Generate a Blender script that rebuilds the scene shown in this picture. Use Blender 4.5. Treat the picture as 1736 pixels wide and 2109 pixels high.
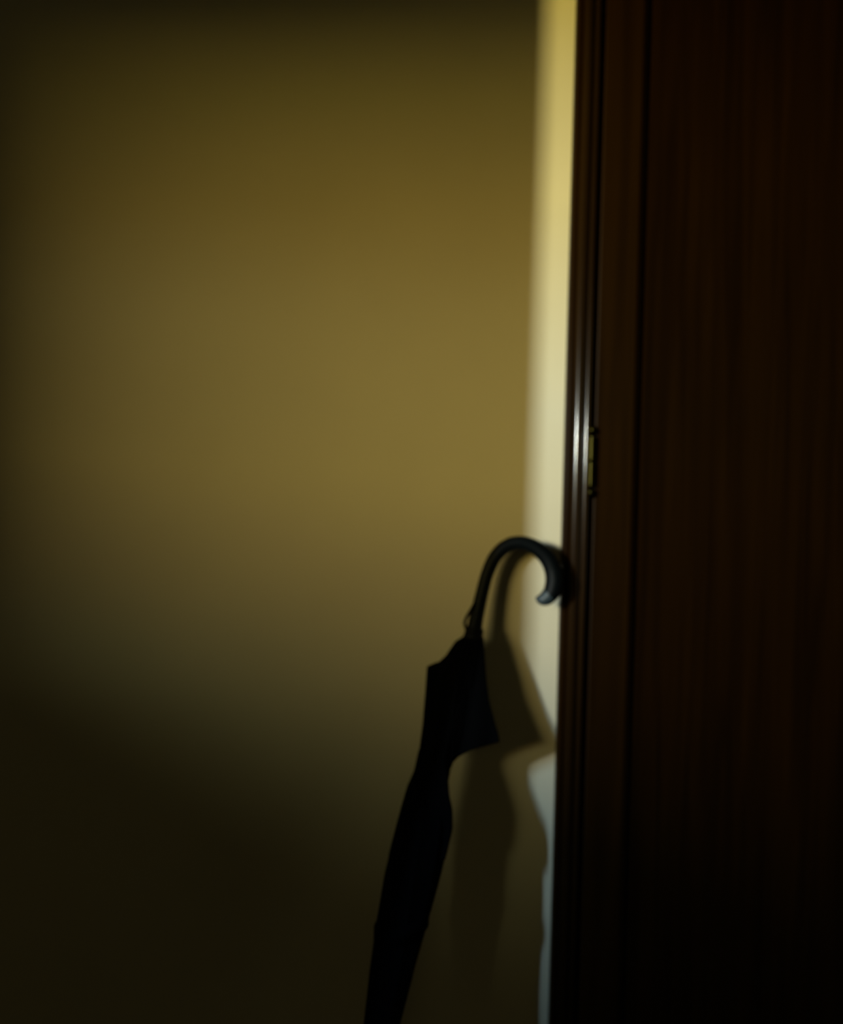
import bpy, bmesh, math
from mathutils import Vector, Matrix

# ------------------------------------------------------------------ clear
for o in list(bpy.data.objects):
    bpy.data.objects.remove(o, do_unlink=True)
scn = bpy.context.scene
C = scn.collection

# ------------------------------------------------------------------ camera
W, H = 1736.0, 2109.0
D = 1.10            # camera to the plaster wall (plane y = 0)
ZC = 0.955          # camera height
F = 1650.0          # focal length in pixels of the 1736 px wide frame
ROLL = 0.0275
CR, SR = math.cos(ROLL), math.sin(ROLL)
AX_R = Vector((CR, 0, SR)); AX_U = Vector((-SR, 0, CR)); AX_F = Vector((0, 1, 0))
cam_d = bpy.data.cameras.new('camera')
cam_d.sensor_fit = 'HORIZONTAL'; cam_d.sensor_width = 36.0
cam_d.lens = F / W * 36.0
cam_d.clip_start = 0.02
cam_d.dof.use_dof = True
cam_d.dof.focus_distance = 0.74
cam_d.dof.aperture_fstop = 2.2
cam = bpy.data.objects.new('camera', cam_d); C.objects.link(cam)
m = Matrix((AX_R, AX_U, -AX_F)).transposed().to_4x4()
m.translation = Vector((0, -D, ZC))
cam.matrix_world = m
scn.camera = cam

def P(px, py, d):
    """pixel of the photograph + distance d in front of the plaster wall -> point in the room"""
    v = AX_R * ((px - W / 2) / F) + AX_U * ((H / 2 - py) / F) + AX_F
    return Vector((0, -D, ZC)) + v * (D - d)

# ------------------------------------------------------------------ world, exposure
vs = scn.view_settings
vs.view_transform = 'Standard'; vs.look = 'None'; vs.gamma = 1.0; vs.use_curve_mapping = False
vs.exposure = 0.0
wd = bpy.data.worlds.new('World'); scn.world = wd; wd.use_nodes = True
wd.node_tree.nodes['Background'].inputs[0].default_value = (0.5, 0.6, 0.8, 1)
wd.node_tree.nodes['Background'].inputs[1].default_value = 0.002

# ------------------------------------------------------------------ daylight through the window of the side room
# the window (wall_window, plane y = WY) is unseen: area lamps stand in for the dim glow of a drawn curtain and, at
# its edge, an uncovered slit; tinted cool for sky in the upper part, warm for sunlit ground in the lower
WY = -4.2
GLOW_W = 164
def area(name, x0, x1, z0, z1, y, power, col):
    l = bpy.data.lights.new(name, 'AREA'); l.shape = 'RECTANGLE'
    l.size = x1 - x0; l.size_y = z1 - z0
    l.energy = power; l.color = col
    o = bpy.data.objects.new(name, l); C.objects.link(o)
    o.location = ((x0 + x1) / 2, y, (z0 + z1) / 2)
    o.rotation_euler = (math.radians(90), 0, 0)   # faces +y
    return o
LIFT = 0.6                                     # raises the window; sill and head of the added opening follow
SLIT = (-4.056, -3.996); GLOW = (-3.98, -2.581)
for nm, (xa, xb), za, zb, pw, cl in (
        ('daylight_slit_ground', SLIT, 0.10, 0.60, 412, (1.0, 0.80, 0.157)),
        ('daylight_slit_lower',  SLIT, 0.60, 1.19, 271, (0.66, 0.91, 1.0)),
        ('daylight_slit_upper',  SLIT, 1.19, 1.65, 340, (0.94, 1.0, 0.94)),
        ('daylight_slit_sky',    SLIT, 1.65, 2.40, 242, (0.42, 0.69, 1.0)),
        ('daylight_glow_ground', GLOW, 0.798, 1.00, GLOW_W * .33, (1.0, 0.76, 0.15)),
        ('daylight_glow_mid',    GLOW, 1.00, 1.22, GLOW_W * .35, (1.0, 0.70, 0.20)),
        ('daylight_glow_sky',    GLOW, 1.22, 1.432, GLOW_W * .32, (0.90, 0.86, 0.44))):
    up = LIFT if 'slit' in nm else LIFT * .88
    area(nm, xa, xb, za + up, zb + up, WY + .02, pw, cl)
# added weak fill light behind the camera; the wall there has no window
area('hall_fill_light', -0.9, 0.3, 1.5, 2.3, WY + .02, 1.3, (1.0, 0.86, 0.40))

# ------------------------------------------------------------------ materials
def new_mat(name):
    mt = bpy.data.materials.new(name); mt.use_nodes = True
    nt = mt.node_tree
    return mt, nt, nt.nodes['Principled BSDF']

def plaster(name, col, var=0.06):
    mt, nt, b = new_mat(name)
    tc = nt.nodes.new('ShaderNodeTexCoord')
    n1 = nt.nodes.new('ShaderNodeTexNoise'); n1.inputs['Scale'].default_value = 5; n1.inputs['Detail'].default_value = 4
    n2 = nt.nodes.new('ShaderNodeTexNoise'); n2.inputs['Scale'].default_value = 420; n2.inputs['Detail'].default_value = 3
    rp = nt.nodes.new('ShaderNodeValToRGB')
    rp.color_ramp.elements[0].position = 0.3; rp.color_ramp.elements[1].position = 0.7
    rp.color_ramp.elements[0].color = (*[c * (1 - var) for c in col], 1)
    rp.color_ramp.elements[1].color = (*[min(1, c * (1 + var)) for c in col], 1)
    bp = nt.nodes.new('ShaderNodeBump'); bp.inputs['Strength'].default_value = 0.12; bp.inputs['Distance'].default_value = 0.0006
    L = nt.links.new
    L(tc.outputs['Object'], n1.inputs['Vector']); L(tc.outputs['Object'], n2.inputs['Vector'])
    L(n1.outputs['Fac'], rp.inputs['Fac']); L(rp.outputs['Color'], b.inputs['Base Color'])
    L(n2.outputs['Fac'], bp.inputs['Height']); L(bp.outputs['Normal'], b.inputs['Normal'])
    b.inputs['Roughness'].default_value = 0.9; b.inputs['Specular IOR Level'].default_value = 0.1
    return mt

def wood(name, dark, light, rough=0.3, coat=0.3, spec=0.25):
    mt, nt, b = new_mat(name)
    tc = nt.nodes.new('ShaderNodeTexCoord')
    mp = nt.nodes.new('ShaderNodeMapping'); mp.inputs['Scale'].default_value = (26, 26, 0.9)
    n = nt.nodes.new('ShaderNodeTexNoise'); n.inputs['Scale'].default_value = 2.2; n.inputs['Detail'].default_value = 6
    n.inputs['Distortion'].default_value = 0.6
    mp2 = nt.nodes.new('ShaderNodeMapping'); mp2.inputs['Scale'].default_value = (160, 160, 3)
    n2 = nt.nodes.new('ShaderNodeTexNoise'); n2.inputs['Scale'].default_value = 2; n2.inputs['Detail'].default_value = 3
    rp = nt.nodes.new('ShaderNodeValToRGB')
    rp.color_ramp.elements[0].position = 0.32; rp.color_ramp.elements[0].color = (*dark, 1)
    rp.color_ramp.elements[1].position = 0.72; rp.color_ramp.elements[1].color = (*light, 1)
    bp = nt.nodes.new('ShaderNodeBump'); bp.inputs['Strength'].default_value = 0.15; bp.inputs['Distance'].default_value = 0.0005
    L = nt.links.new
    L(tc.outputs['Object'], mp.inputs['Vector']); L(mp.outputs['Vector'], n.inputs['Vector'])
    L(tc.outputs['Object'], mp2.inputs['Vector']); L(mp2.outputs['Vector'], n2.inputs['Vector'])
    L(n.outputs['Fac'], rp.inputs['Fac']); L(rp.outputs['Color'], b.inputs['Base Color'])
    L(n2.outputs['Fac'], bp.inputs['Height']); L(bp.outputs['Normal'], b.inputs['Normal'])
    b.inputs['Roughness'].default_value = rough
    b.inputs['Specular IOR Level'].default_value = spec
    b.inputs['Coat Weight'].default_value = coat; b.inputs['Coat Roughness'].default_value = 0.16
    return mt

def plain(name, col, rough=0.5, metal=0.0, spec=0.5, scale=60, var=0.12):
    mt, nt, b = new_mat(name)
    tc = nt.nodes.new('ShaderNodeTexCoord')
    n = nt.nodes.new('ShaderNodeTexNoise'); n.inputs['Scale'].default_value = scale; n.inputs['Detail'].default_value = 3
    rp = nt.nodes.new('ShaderNodeValToRGB')
    rp.color_ramp.elements[0].color = (*[c * (1 - var) for c in col], 1)
    rp.color_ramp.elements[1].color = (*[min(1, c * (1 + var)) for c in col], 1)
    nt.links.new(tc.outputs['Object'], n.inputs['Vector'])
    nt.links.new(n.outputs['Fac'], rp.inputs['Fac']); nt.links.new(rp.outputs['Color'], b.inputs['Base Color'])
    b.inputs['Roughness'].default_value = rough; b.inputs['Metallic'].default_value = metal
    b.inputs['Specular IOR Level'].default_value = spec
    return mt

def fabric(name, col):
    mt, nt, b = new_mat(name)
    tc = nt.nodes.new('ShaderNodeTexCoord')
    w = nt.nodes.new('ShaderNodeTexNoise'); w.inputs['Scale'].default_value = 900
    bp = nt.nodes.new('ShaderNodeBump'); bp.inputs['Strength'].default_value = 0.2; bp.inputs['Distance'].default_value = 0.0003
    nt.links.new(tc.outputs['Object'], w.inputs['Vector'])
    nt.links.new(w.outputs['Fac'], bp.inputs['Height']); nt.links.new(bp.outputs['Normal'], b.inputs['Normal'])
    b.inputs['Base Color'].default_value = (*col, 1)
    b.inputs['Roughness'].default_value = 0.9; b.inputs['Specular IOR Level'].default_value = 0.03
    return mt

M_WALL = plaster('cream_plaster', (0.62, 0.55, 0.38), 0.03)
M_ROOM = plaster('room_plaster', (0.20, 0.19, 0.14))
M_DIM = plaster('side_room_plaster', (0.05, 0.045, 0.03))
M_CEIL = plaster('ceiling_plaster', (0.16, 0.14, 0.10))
M_FLOOR = wood('floor_boards', (0.035, 0.017, 0.007), (0.07, 0.035, 0.015), 0.45, 0.1)
M_WOOD = wood('dark_varnished_wood', (0.0080, 0.0030, 0.0002), (0.0150, 0.0057, 0.0004), 0.45, 0.0, 0.05)
M_PANEL = wood('dark_panel_wood', (0.0050, 0.0018, 0.0001), (0.0110, 0.0040, 0.0003), 0.45, 0.0, 0.04)
M_BEAD = wood('glossy_varnished_wood', (0.010, 0.0042, 0.0008), (0.020, 0.009, 0.0018), 0.28, 1.0)
M_BRASS = plain('aged_brass', (0.020, 0.0165, 0.0035), 0.36, 1.0, scale=180, var=0.4)
M_HANDLE = plain('black_leatherette', (0.0012, 0.0022, 0.0025), 0.5, 0.0, 0.10, 300, 0.3)
M_CAP = plain('grey_metal_cap', (0.020, 0.032, 0.038), 0.5, 0.1, scale=120)
M_FABRIC = fabric('black_umbrella_cloth', (0.0012, 0.0012, 0.0014))
M_METAL = plain('blackened_steel', (0.002, 0.002, 0.002), 0.6, 0.0, 0.1)
M_WHITE = plain('painted_window_frame', (0.6, 0.57, 0.48), 0.5)
M_GLASS = new_mat('window_glass')[0]
_b = M_GLASS.node_tree.nodes['Principled BSDF']; _b.inputs['Transmission Weight'].default_value = 1.0; _b.inputs['Roughness'].default_value = 0.02

# ------------------------------------------------------------------ helpers
def link(name, bm, mat, parent=None, smooth=False, origin=None):
    bmesh.ops.recalc_face_normals(bm, faces=bm.faces[:])
    if origin is not None:
        bmesh.ops.translate(bm, verts=bm.verts[:], vec=-Vector(origin))
    me = bpy.data.meshes.new(name); bm.to_mesh(me); bm.free()
    me.materials.append(mat)
    if smooth:
        for p in me.polygons: p.use_smooth = True
    o = bpy.data.objects.new(name, me); C.objects.link(o)
    if origin is not None: o.location = origin
    if parent is not None:
        o.parent = parent
        # parents are unrotated empties or meshes at their own origin: keep the world place
        pl = world_loc(parent)
        o.location = Vector(o.location) - pl
    return o

def world_loc(o):
    v = Vector(o.location)
    while o.parent is not None:
        o = o.parent; v += Vector(o.location)
    return v

def box(bm, x0, x1, y0, y1, z0, z1, bevel=0.0):
    b = bmesh.new()
    bmesh.ops.create_cube(b, size=1.0)
    for v in b.verts:
        v.co = Vector((x0 + (v.co.x + .5) * (x1 - x0), y0 + (v.co.y + .5) * (y1 - y0), z0 + (v.co.z + .5) * (z1 - z0)))
    if bevel > 0:
        bmesh.ops.bevel(b, geom=b.edges[:], offset=bevel, segments=2, profile=0.5, affect='EDGES')
    merge(bm, b)

def merge(bm, b):
    me = bpy.data.meshes.new('tmp'); b.to_mesh(me); b.free()
    bm.from_mesh(me); bpy.data.meshes.remove(me)

def boxes(name, lst, mat, parent=None, bevel=0.0, origin=None):
    bm = bmesh.new()
    for a in lst: box(bm, *a, bevel=bevel)
    return link(name, bm, mat, parent, origin=origin)

def prism_z(bm, pts, z0, z1):
    """closed outline pts [(x, y)] extruded from z0 to z1"""
    lo = [bm.verts.new((x, y, z0)) for x, y in pts]; hi = [bm.verts.new((x, y, z1)) for x, y in pts]
    n = len(pts)
    for i in range(n):
        j = (i + 1) % n
        bm.faces.new((lo[i], lo[j], hi[j], hi[i]))
    bm.faces.new(lo[::-1]); bm.faces.new(hi)

def tube(bm, pts, rads, seg=24, cap=True, flat=1.0):
    """tapering round tube along points"""
    n = len(pts); rings = []
    ref = Vector((0, -1, 0))
    for i in range(n):
        t = (pts[min(i + 1, n - 1)] - pts[max(i - 1, 0)]).normalized()
        a = ref - t * ref.dot(t)
        if a.length < 1e-4: a = Vector((1, 0, 0)) - t * t.x
        a.normalize(); b = t.cross(a)
        rings.append([bm.verts.new(pts[i] + (a * math.cos(2 * math.pi * k / seg) * flat + b * math.sin(2 * math.pi * k / seg)) * rads[i]) for k in range(seg)])
    for i in range(n - 1):
        for k in range(seg):
            j = (k + 1) % seg
            bm.faces.new((rings[i][k], rings[i][j], rings[i + 1][j], rings[i + 1][k]))
    if cap:
        bm.faces.new(rings[0][::-1]); bm.faces.new(rings[-1])

def catmull(vals, n):
    """resample a list of equal-length tuples smoothly"""
    out = []; m_ = len(vals) - 1
    for i in range(n):
        s = i / (n - 1) * m_; k = min(int(s), m_ - 1); t = s - k
        p0, p1, p2, p3 = vals[max(k - 1, 0)], vals[k], vals[k + 1], vals[min(k + 2, m_)]
        out.append(tuple(0.5 * (2 * b + (c - a) * t + (2 * a - 5 * b + 4 * c - d) * t * t + (3 * b - a - 3 * c + d) * t ** 3)
                         for a, b, c, d in zip(p0, p1, p2, p3)))
    return out

def lin(tab, y):
    if y <= tab[0][0]: return tab[0][1]
    for (a, va), (b, vb) in zip(tab, tab[1:]):
        if y <= b: return va + (vb - va) * (y - a) / (b - a)
    return tab[-1][1]

def structure(o, label, cat):
    o['kind'] = 'structure'; o['label'] = label; o['category'] = cat
    return o

def empty(name, loc):
    o = bpy.data.objects.new(name, None); C.objects.link(o); o.location = loc
    o.empty_display_size = 0.05
    return o

# ------------------------------------------------------------------ room shell
XL, XR, YF, ZT = -1.3, 2.2, -4.2, 3.25         # hall: left, right, wall behind the camera, ceiling
AX = -4.5                                      # far side of the side room
DX0, DX1, DZ = 0.2262, 1.055, 2.04             # door opening in the plaster wall
structure(boxes('floor', [(AX - .1, XR + .1, YF - .1, .14, -.06, 0)], M_FLOOR), 'dark brown boarded floor under the umbrella', 'floor')
structure(boxes('ceiling', [(AX - .1, XR + .1, YF - .1, .14, ZT, ZT + .06)], M_CEIL), 'plain pale plaster ceiling over the hall', 'ceiling')
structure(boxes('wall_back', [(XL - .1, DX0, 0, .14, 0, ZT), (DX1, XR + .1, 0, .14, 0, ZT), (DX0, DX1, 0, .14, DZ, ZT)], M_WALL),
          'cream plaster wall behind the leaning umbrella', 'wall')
# side wall with an unseen opening added to shape the daylight: its near jamb draws the edge of the bright strip, sill and head shade the wall below and above
JY0, JY1, SZ0, SZ1 = -1.454, -3.4, 0.923 + .348 * LIFT, 1.317 + .348 * LIFT
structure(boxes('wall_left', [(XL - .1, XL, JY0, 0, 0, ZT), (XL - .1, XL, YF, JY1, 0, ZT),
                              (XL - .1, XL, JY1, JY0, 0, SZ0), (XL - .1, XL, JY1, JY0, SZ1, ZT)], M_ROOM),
          'plaster side wall with an unseen opening added to shape the daylight', 'wall')
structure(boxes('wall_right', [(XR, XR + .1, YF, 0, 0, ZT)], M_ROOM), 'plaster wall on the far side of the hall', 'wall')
structure(boxes('wall_front', [(XL, XR, YF - .1, YF, 0, ZT)], M_ROOM), 'plaster wall facing the umbrella across the hall', 'wall')
wx0, wx1, wz0, wz1 = -4.12, -2.50, 0.04 + LIFT, 2.46 + LIFT
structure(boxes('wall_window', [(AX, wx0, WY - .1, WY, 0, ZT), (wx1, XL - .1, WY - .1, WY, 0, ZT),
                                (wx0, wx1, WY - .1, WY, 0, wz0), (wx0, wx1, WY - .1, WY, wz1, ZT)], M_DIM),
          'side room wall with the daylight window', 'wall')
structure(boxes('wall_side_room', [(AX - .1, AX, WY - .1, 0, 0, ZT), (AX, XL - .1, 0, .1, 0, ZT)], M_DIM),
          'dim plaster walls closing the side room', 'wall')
w1 = structure(empty('window_1', ((wx0 + wx1) / 2, WY - .05, wz0)), 'daylight window of the side room', 'window')
boxes('window_frame', [(wx0, wx0 + .04, WY - .08, WY - .03, wz0, wz1), (wx1 - .04, wx1, WY - .08, WY - .03, wz0, wz1),
                       (wx0 + .04, wx1 - .04, WY - .08, WY - .03, wz0, wz0 + .04), (wx0 + .04, wx1 - .04, WY - .08, WY - .03, wz1 - .04, wz1)], M_WHITE, w1)
boxes('pane', [(wx0 + .04, wx1 - .04, WY - .06, WY - .055, wz0 + .04, wz1 - .04)], M_GLASS, w1)
structure(boxes('baseboard_back', [(XL, 0.190, -.012, 0, 0, .085)], M_WOOD, bevel=.003), 'dark wooden baseboard along the cream wall', 'baseboard')

# ------------------------------------------------------------------ door casing (trim_1): flat board, two rounded beads and a quirk between them
t1 = structure(empty('trim_1', (0.21, 0, 0)), 'dark varnished wooden door casing with two rounded beads beside the cream wall', 'door casing')
CX0, CX1 = 0.1925, 0.2262
CB = 0.0135                                    # thickness of the casing board
ZTOP = DZ + .035
def arc(cx, cd, r, a0, a1, n, sq=1.0):
    return [(cx + r * math.cos(math.radians(a0 + (a1 - a0) * i / n)), -(cd + sq * r * math.sin(math.radians(a0 + (a1 - a0) * i / n)))) for i in range(n + 1)]
def vert_piece(name, pts, z0, z1, mat, parent, smooth=False):
    bm = bmesh.new(); prism_z(bm, pts, z0, z1)
    o = link(name, bm, mat, parent)
    if smooth:
        for p in o.data.polygons:
            if abs(p.normal.z) < .5 and len(p.vertices) == 4: p.use_smooth = True
    return o
def casing_profile(mirror=False):
    b0 = [(CX0, 0), (CX0, -CB + .002), (CX0 + .002, -CB), (CX1, -CB), (CX1, 0)]
    b1 = arc(0.2093, CB - .001, .0072, 180, 0, 16)
    b2 = arc(0.2215, CB - .001, .0046, 180, 0, 14)
    b3 = arc(0.1975, CB - .0006, .0032, 180, 0, 10, .7)
    f = (lambda p: (DX0 + DX1 - p[0], p[1])) if mirror else (lambda p: p)
    return [[f(p) for p in q] for q in (b0, b1, b2, b3)]
for mir in (False, True):
    q = casing_profile(mir)
    vert_piece('casing_board', q[0], 0, ZTOP, M_WOOD, t1)
    vert_piece('bead', q[1], 0, ZTOP, M_BEAD, t1, True)
    vert_piece('bead', q[2], 0, ZTOP, M_BEAD, t1, True)
    vert_piece('bead', q[3], 0, ZTOP, M_WOOD, t1, True)
boxes('head_casing', [(DX0, DX1, -CB, 0, DZ, ZTOP)], M_WOOD, t1)
boxes('jamb', [(DX0 - .0001, DX0 + .003, 0.0001, .139, 0, DZ)], M_WOOD, t1)
boxes('jamb', [(DX1 - .003, DX1 + .0001, 0.0001, .139, 0, DZ)], M_WOOD, t1)
boxes('door_stop', [(DX0 + .003, DX1 - .003, .034, .139, DZ - .02, DZ), (DX0 + .003, DX0 + .02, .034, .05, 0, DZ - .02), (DX1 - .02, DX1 - .003, .034, .05, 0, DZ - .02)], M_WOOD, t1)

# ------------------------------------------------------------------ door leaf (door_1)
dr = structure(empty('door_1', (0.64, 0, 0.006)), 'dark varnished wooden panelled door hung on a small brass hinge', 'door')
LX0, LX1 = 0.2330, DX1 - .006
FD = 0.0095                                    # how far the leaf face stands in front of the plaster
SW = 0.0530                                    # stile width
LZ0, LZ1 = 0.006, DZ - .004
boxes('stile', [(LX0, LX0 + SW, -FD, .030, LZ0, LZ1)], M_WOOD, dr, bevel=.0022)
boxes('stile', [(LX1 - SW, LX1, -FD, .030, LZ0, LZ1)], M_WOOD, dr, bevel=.0022)
PX0, PX1, PZ0, PZ1 = LX0 + SW, LX1 - SW, 0.17, 1.92
boxes('rail', [(PX0, PX1, -FD, .030, LZ0, PZ0)], M_WOOD, dr, bevel=.0015)
boxes('rail', [(PX0, PX1, -FD, .030, PZ1, LZ1)], M_WOOD, dr, bevel=.0015)
# panel moulding: small ovolo that falls from the stile into a quirk around the panel
ov = [(PX0, .012), (PX0, -FD + .003)] + [(PX0 + .0075 * math.sin(math.radians(a)), -FD + .003 + .0085 * (1 - math.cos(math.radians(a)))) for a in (20, 40, 60, 75, 90)] + [(PX0 + .0075, .012)]
vert_piece('panel_moulding', ov, PZ0, PZ1, M_WOOD, dr)
vert_piece('panel_moulding', [(PX0 + PX1 - x, y) for x, y in ov], PZ0, PZ1, M_WOOD, dr)
for zz, s in ((PZ0, 1), (PZ1, -1)):
    boxes('panel_moulding', [(PX0 + .0075, PX1 - .0075, -FD + .008, .012, min(zz, zz + s * .0075), max(zz, zz + s * .0075))], M_WOOD, dr)
# raised and fielded panel: sunk border, then the flat field
bm = bmesh.new()
def ringrect(i, y): return [bm.verts.new(p) for p in ((PX0 + i, y, PZ0 + i), (PX1 - i, y, PZ0 + i), (PX1 - i, y, PZ1 - i), (PX0 + i, y, PZ1 - i))]
rr = [ringrect(.004, .016), ringrect(.004, .0075), ringrect(.0115, .0075), ringrect(.0135, -.0025)]
for a, b in zip(rr, rr[1:]):
    for k in range(4): bm.faces.new((a[k], a[(k + 1) % 4], b[(k + 1) % 4], b[k]))
bm.faces.new(rr[-1]); bm.faces.new(rr[0][::-1])
link('panel', bm, M_PANEL, dr)
# hinge between casing and stile
HX, HD, HZ = 0.2283, 0.0150, 1.030
hg = boxes('hinge', [(HX, HX + .0062, -HD + .0035, -HD + .0055, HZ - .034, HZ + .034)], M_BRASS, dr)
hg['label'] = 'small aged brass hinge with ball finials'
def lathe(name, prof, x, y, z, mat, parent, seg=18):
    b_ = bmesh.new(); tube(b_, [Vector((x, y, z + h)) for h, r in prof], [r for h, r in prof], seg)
    return link(name, b_, mat, parent, smooth=True)
for k in range(2):
    za = HZ - .0345 + k * .0352
    lathe('knuckle', [(0, .0028), (.0004, .0038), (.0012, .0040), (.0030, .0040), (.0308, .0040), (.0326, .0040), (.0334, .0038), (.0338, .0028)], HX, -HD, za, M_BRASS, hg)
for s in (1, -1):
    pf = [(0, .0028), (.002, .0028), (.003, .0042), (.006, .0048), (.009, .0040), (.0115, .0018), (.013, .0006)]
    lathe('finial', [(s * h, r) for h, r in pf], HX, -HD, HZ + s * .0362, M_BRASS, hg)
# door handle far beyond the panel, on the lock stile
kb = lathe('door_knob', [(0, .001)] + [(.004, .018), (.012, .024), (.022, .024), (.03, .018), (.034, .001)], 0, 0, 0, M_BRASS, dr, 24)
for v in kb.data.vertices: v.co = Vector((LX1 - SW / 2 + v.co.x, -FD - .012 - (v.co.z), 1.0 + v.co.y))
bm = bmesh.new(); tube(bm, [Vector((LX1 - SW / 2, -FD, 1.0)), Vector((LX1 - SW / 2, -FD - .016, 1.0))], [.009, .008], 16); link('knob_neck', bm, M_BRASS, kb)

# ------------------------------------------------------------------ umbrella leaning in the corner
# depth in front of the wall grows towards the tip, which stands on the floor
def dep(py): return lin([(1300, .049), (1400, .071), (1530, .094), (1665, .117), (2480, .240)], py)
AXP = [(1298, 977.0), (2480, 738.0)]           # pixel line of the shaft
def axx(py): return AXP[0][1] + (AXP[1][1] - AXP[0][1]) * (py - AXP[0][0]) / (AXP[1][0] - AXP[0][0])
# tip: where the shaft line meets the floor
tp = 2300.0
while P(axx(tp), tp, dep(tp)).z > 0.0: tp += 1.0
BASE = P(axx(tp), tp, dep(tp)); BASE.z = 0.0
um = empty('umbrella', BASE)
um['label'] = 'loosely furled black crook-handled umbrella leaning against the wall by the door casing'
um['category'] = 'umbrella'
def pxm(r, d): return r * (D - d) / F          # pixels -> metres at depth d

# shaft
bm = bmesh.new(); ys = [1285 + (tp - 24 - 1285) * i / 12 for i in range(13)]
tube(bm, [P(axx(y), y, dep(y)) for y in ys], [.0055] * 13, 14)
link('shaft', bm, M_METAL, um, True)
# tip
bm = bmesh.new(); A = P(axx(tp - 90), tp - 90, dep(tp - 90)); Bv = BASE + Vector((0, 0, .004))
tube(bm, [A, A.lerp(Bv, .1), A.lerp(Bv, .5), A.lerp(Bv, .93), Bv], [.008, .0085, .0065, .0045, .003], 16)
link('tip', bm, M_METAL, um, True)
# crook handle: centre line, half thickness in pixels, depth
HB = [(976, 1300, 16.0, .048), (980, 1278, 15.0, .045), (987, 1246, 14.0, .041), (995, 1212, 13.5, .038), (1004, 1180, 13.5, .036),
      (1016, 1153, 14.0, .035), (1031, 1134, 14.5, .0345), (1049, 1122, 14.5, .0345), (1069, 1118, 14.5, .035), (1090, 1122, 15.0, .0355),
      (1110, 1133, 16.0, .036), (1127, 1150, 17.0, .0365), (1138, 1172, 18.0, .037), (1142, 1195, 19.0, .0375), (1138, 1216, 18.5, .0375), (1130, 1228, 16.5, .0375)]
cv = catmull(HB, 64)
bm = bmesh.new()
tube(bm, [P(x, y, d) for x, y, r, d in cv], [pxm(r, d) for x, y, r, d in cv], 28)
hd = link('handle', bm, M_HANDLE, um, True)
# end cap of the crook, a short tapering nose that points back to the shaft
EC = [(1132, 1225, 17.0, .0375), (1126, 1230, 16.6, .0375), (1120, 1233, 15.0, .038), (1113, 1233, 12.0, .038), (1108, 1232, 8.0, .038), (1104, 1230, 2.5, .038)]
ce = catmull(EC, 16)
bm = bmesh.new(); tube(bm, [P(x, y, d) for x, y, r, d in ce], [max(.0004, pxm(r, d)) for x, y, r, d in ce], 24)
ec = link('end_cap', bm, M_CAP, hd, True); ec['label'] = 'grey rounded end cap of the crook'
# collar under the handle
bm = bmesh.new()
cl = [(1292, 17), (1294, 19), (1303, 20), (1306, 18.5), (1308, 20), (1318, 20.5), (1321, 18)]
tube(bm, [P(axx(y), y, dep(y)) for y, r in cl], [pxm(r, dep(y)) for y, r in cl], 24)
link('collar', bm, M_METAL, um, True)
# thin wrist loop standing off the handle just above the collar
WLp = catmull([(977, 1243, .050), (970, 1256, .053), (961, 1271, .055), (957, 1284, .055), (961, 1296, .054), (970, 1303, .053)], 22)
bm = bmesh.new(); tube(bm, [P(x, y, d) for x, y, d in WLp], [.0021] * 22, 10)
link('wrist_loop', bm, M_FABRIC, um, True)

# canopy core: the rolled cloth around the shaft, pleated, widest near its upper hem
coreL = [(1308, 957), (1322, 941), (1345, 924), (1368, 900), (1400, 882), (1480, 872), (1540, 864), (1565, 860), (1600, 848), (1640, 835), (1665, 827),
         (1700, 816), (1800, 792), (1900, 775), (2000, 761), (2109, 749), (2250, 742), (2360, 740)]
coreR = [(1308, 995), (1322, 996), (1345, 992), (1368, 988), (1400, 984), (1480, 966), (1540, 945), (1565, 934), (1600, 923), (1640, 926), (1665, 931),
         (1700, 931), (1800, 908), (1900, 880), (2000, 852), (2109, 824), (2250, 792), (2360, 768)]
NS, NT = 112, 96
bm = bmesh.new(); rings = []
for i in range(NT):
    y = 1308 + (2360 - 1308) * i / (NT - 1)
    xl, xr = lin(coreL, y), lin(coreR, y); cx, hw = (xl + xr) / 2, (xr - xl) / 2
    d = dep(y); hwm = pxm(hw, d); dm = min(.036, hwm * .80)
    ring = []
    for k in range(NS):
        th = 2 * math.pi * k / NS
        tw = th + (y - 1308) * .0016                     # folds wind slowly around the shaft
        fold = (abs(math.sin(4 * tw)) ** .6) * .16 * min(1, (y - 1300) / 90) * (1 - .5 * (y - 1308) / 1052)
        side = abs(math.cos(th)) ** 6                    # keep the outline
        rr_ = 1 - fold * (1 - side)
        p = P(cx, y, d) + Vector((math.cos(th) * hwm * rr_, -math.sin(th) * dm * rr_, 0))
        ring.append(bm.verts.new(p))
    rings.append(ring)
for a, b in zip(rings, rings[1:]):
    for k in range(NS):
        j = (k + 1) % NS; bm.faces.new((a[k], a[j], b[j], b[k]))
bm.faces.new(rings[0][::-1]); bm.faces.new(rings[-1])
cn = link('canopy', bm, M_FABRIC, um, True)

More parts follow.
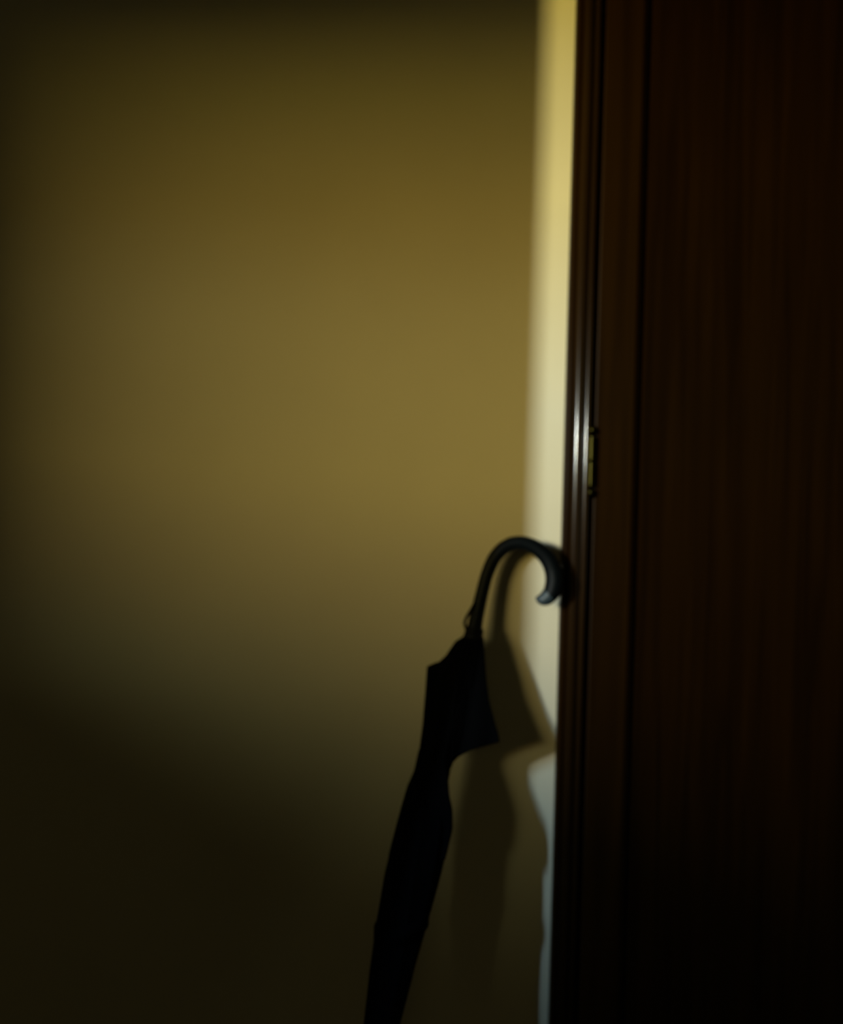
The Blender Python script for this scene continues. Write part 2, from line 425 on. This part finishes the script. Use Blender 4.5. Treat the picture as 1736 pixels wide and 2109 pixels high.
def flap(name, top, left, right, bottom, d_in, d_out, t_in, t_out, parent, wav=0.0):
    """loose gore of cloth: four border polylines in pixels (top and bottom run left to right, left and right run down),
    depth and half thickness run from its inner to its outer side"""
    NU, NV = 26, 34
    def along(pl, s):
        q = s * (len(pl) - 1); k = min(int(q), len(pl) - 2); t = q - k
        return Vector((pl[k][0] + (pl[k + 1][0] - pl[k][0]) * t, pl[k][1] + (pl[k + 1][1] - pl[k][1]) * t))
    b_ = bmesh.new(); fr = []; bk = []
    for i in range(NU):
        u = i / (NU - 1); rf = []; rb = []
        for j in range(NV):
            v = j / (NV - 1)
            c = along(top, u) * (1 - v) + along(bottom, u) * v + along(left, v) * (1 - u) + along(right, v) * u
            c -= Vector(top[0]) * (1 - u) * (1 - v) + Vector(top[-1]) * u * (1 - v) + Vector(bottom[0]) * (1 - u) * v + Vector(bottom[-1]) * u * v
            w = d_in + (d_out - d_in) * u
            dd = dep(c.y) + w + wav * math.sin(u * 9 + v * 3) * v
            th = (t_in + (t_out - t_in) * u) * (0.35 + .65 * math.sin(math.pi * min(1, max(0, v * .9 + .05))))
            rf.append(b_.verts.new(P(c.x, c.y, dd) + Vector((0, -th, 0)))); rb.append(b_.verts.new(P(c.x, c.y, dd) + Vector((0, th, 0))))
        fr.append(rf); bk.append(rb)
    for i in range(NU - 1):
        for j in range(NV - 1):
            b_.faces.new((fr[i][j], fr[i + 1][j], fr[i + 1][j + 1], fr[i][j + 1])); b_.faces.new((bk[i][j], bk[i][j + 1], bk[i + 1][j + 1], bk[i + 1][j]))
    for i in range(NU - 1):
        b_.faces.new((fr[i][0], bk[i][0], bk[i + 1][0], fr[i + 1][0])); b_.faces.new((fr[i][-1], fr[i + 1][-1], bk[i + 1][-1], bk[i][-1]))
    for j in range(NV - 1):
        b_.faces.new((fr[0][j], fr[0][j + 1], bk[0][j + 1], bk[0][j])); b_.faces.new((fr[-1][j], bk[-1][j], bk[-1][j + 1], fr[-1][j + 1]))
    return link(name, b_, M_FABRIC, parent, True)
# loose gore on the door side: hangs out to a corner and its hem slants back to the roll
flap('canopy_panel', [(960, 1318), (985, 1312), (996, 1312)], [(960, 1318), (945, 1420), (930, 1500), (926, 1572)],
     [(996, 1312), (998, 1352), (1001, 1398), (1006, 1440), (1018, 1484), (1025, 1508), (1029, 1527)],
     [(926, 1572), (945, 1554), (970, 1542), (1000, 1534), (1029, 1527)], 0, .004, .020, .006, cn, .002)
# loose gore on the open-wall side with its stepped upper hem
flap('canopy_panel', [(879, 1373), (893, 1367), (912, 1361), (924, 1342), (938, 1322), (958, 1310)],
     [(879, 1373), (876, 1420), (872, 1470), (868, 1520), (862, 1562)],
     [(958, 1310), (962, 1400), (950, 1500), (930, 1575)], [(862, 1562), (885, 1570), (930, 1575)], .006, .0, .006, .018, cn, .002)
# lower fold that spreads again towards the tip
flap('canopy_panel', [(862, 1545), (890, 1540), (915, 1545)], [(862, 1545), (852, 1590), (838, 1622), (826, 1664), (815, 1704), (800, 1762)],
     [(915, 1545), (921, 1600), (926, 1640), (932, 1668), (932, 1705), (917, 1768)], [(800, 1762), (850, 1790), (917, 1768)], .012, .012, .006, .006, cn, .002)
# tie strap around the roll, lower down
bm = bmesh.new(); pr = []
for k in range(41):
    th = 2 * math.pi * k / 40; y = 1905
    xl, xr = lin(coreL, y), lin(coreR, y); d = dep(y)
    pr.append(P((xl + xr) / 2, y, d) + Vector((math.cos(th) * (pxm((xr - xl) / 2, d) + .0012), -math.sin(th) * min(.0375, pxm((xr - xl) / 2, d) * .80 + .0015), .012 * math.cos(th))))
vv = [[bm.verts.new(p + Vector((0, 0, s * .010))) for p in pr[:-1]] for s in (-1, 1)]
for k in range(40): bm.faces.new((vv[0][k], vv[0][(k + 1) % 40], vv[1][(k + 1) % 40], vv[1][k]))
st = link('tie_strap', bm, M_FABRIC, um, True)
sm = st.modifiers.new('thickness', 'SOLIDIFY'); sm.thickness = .0012; sm.offset = 1
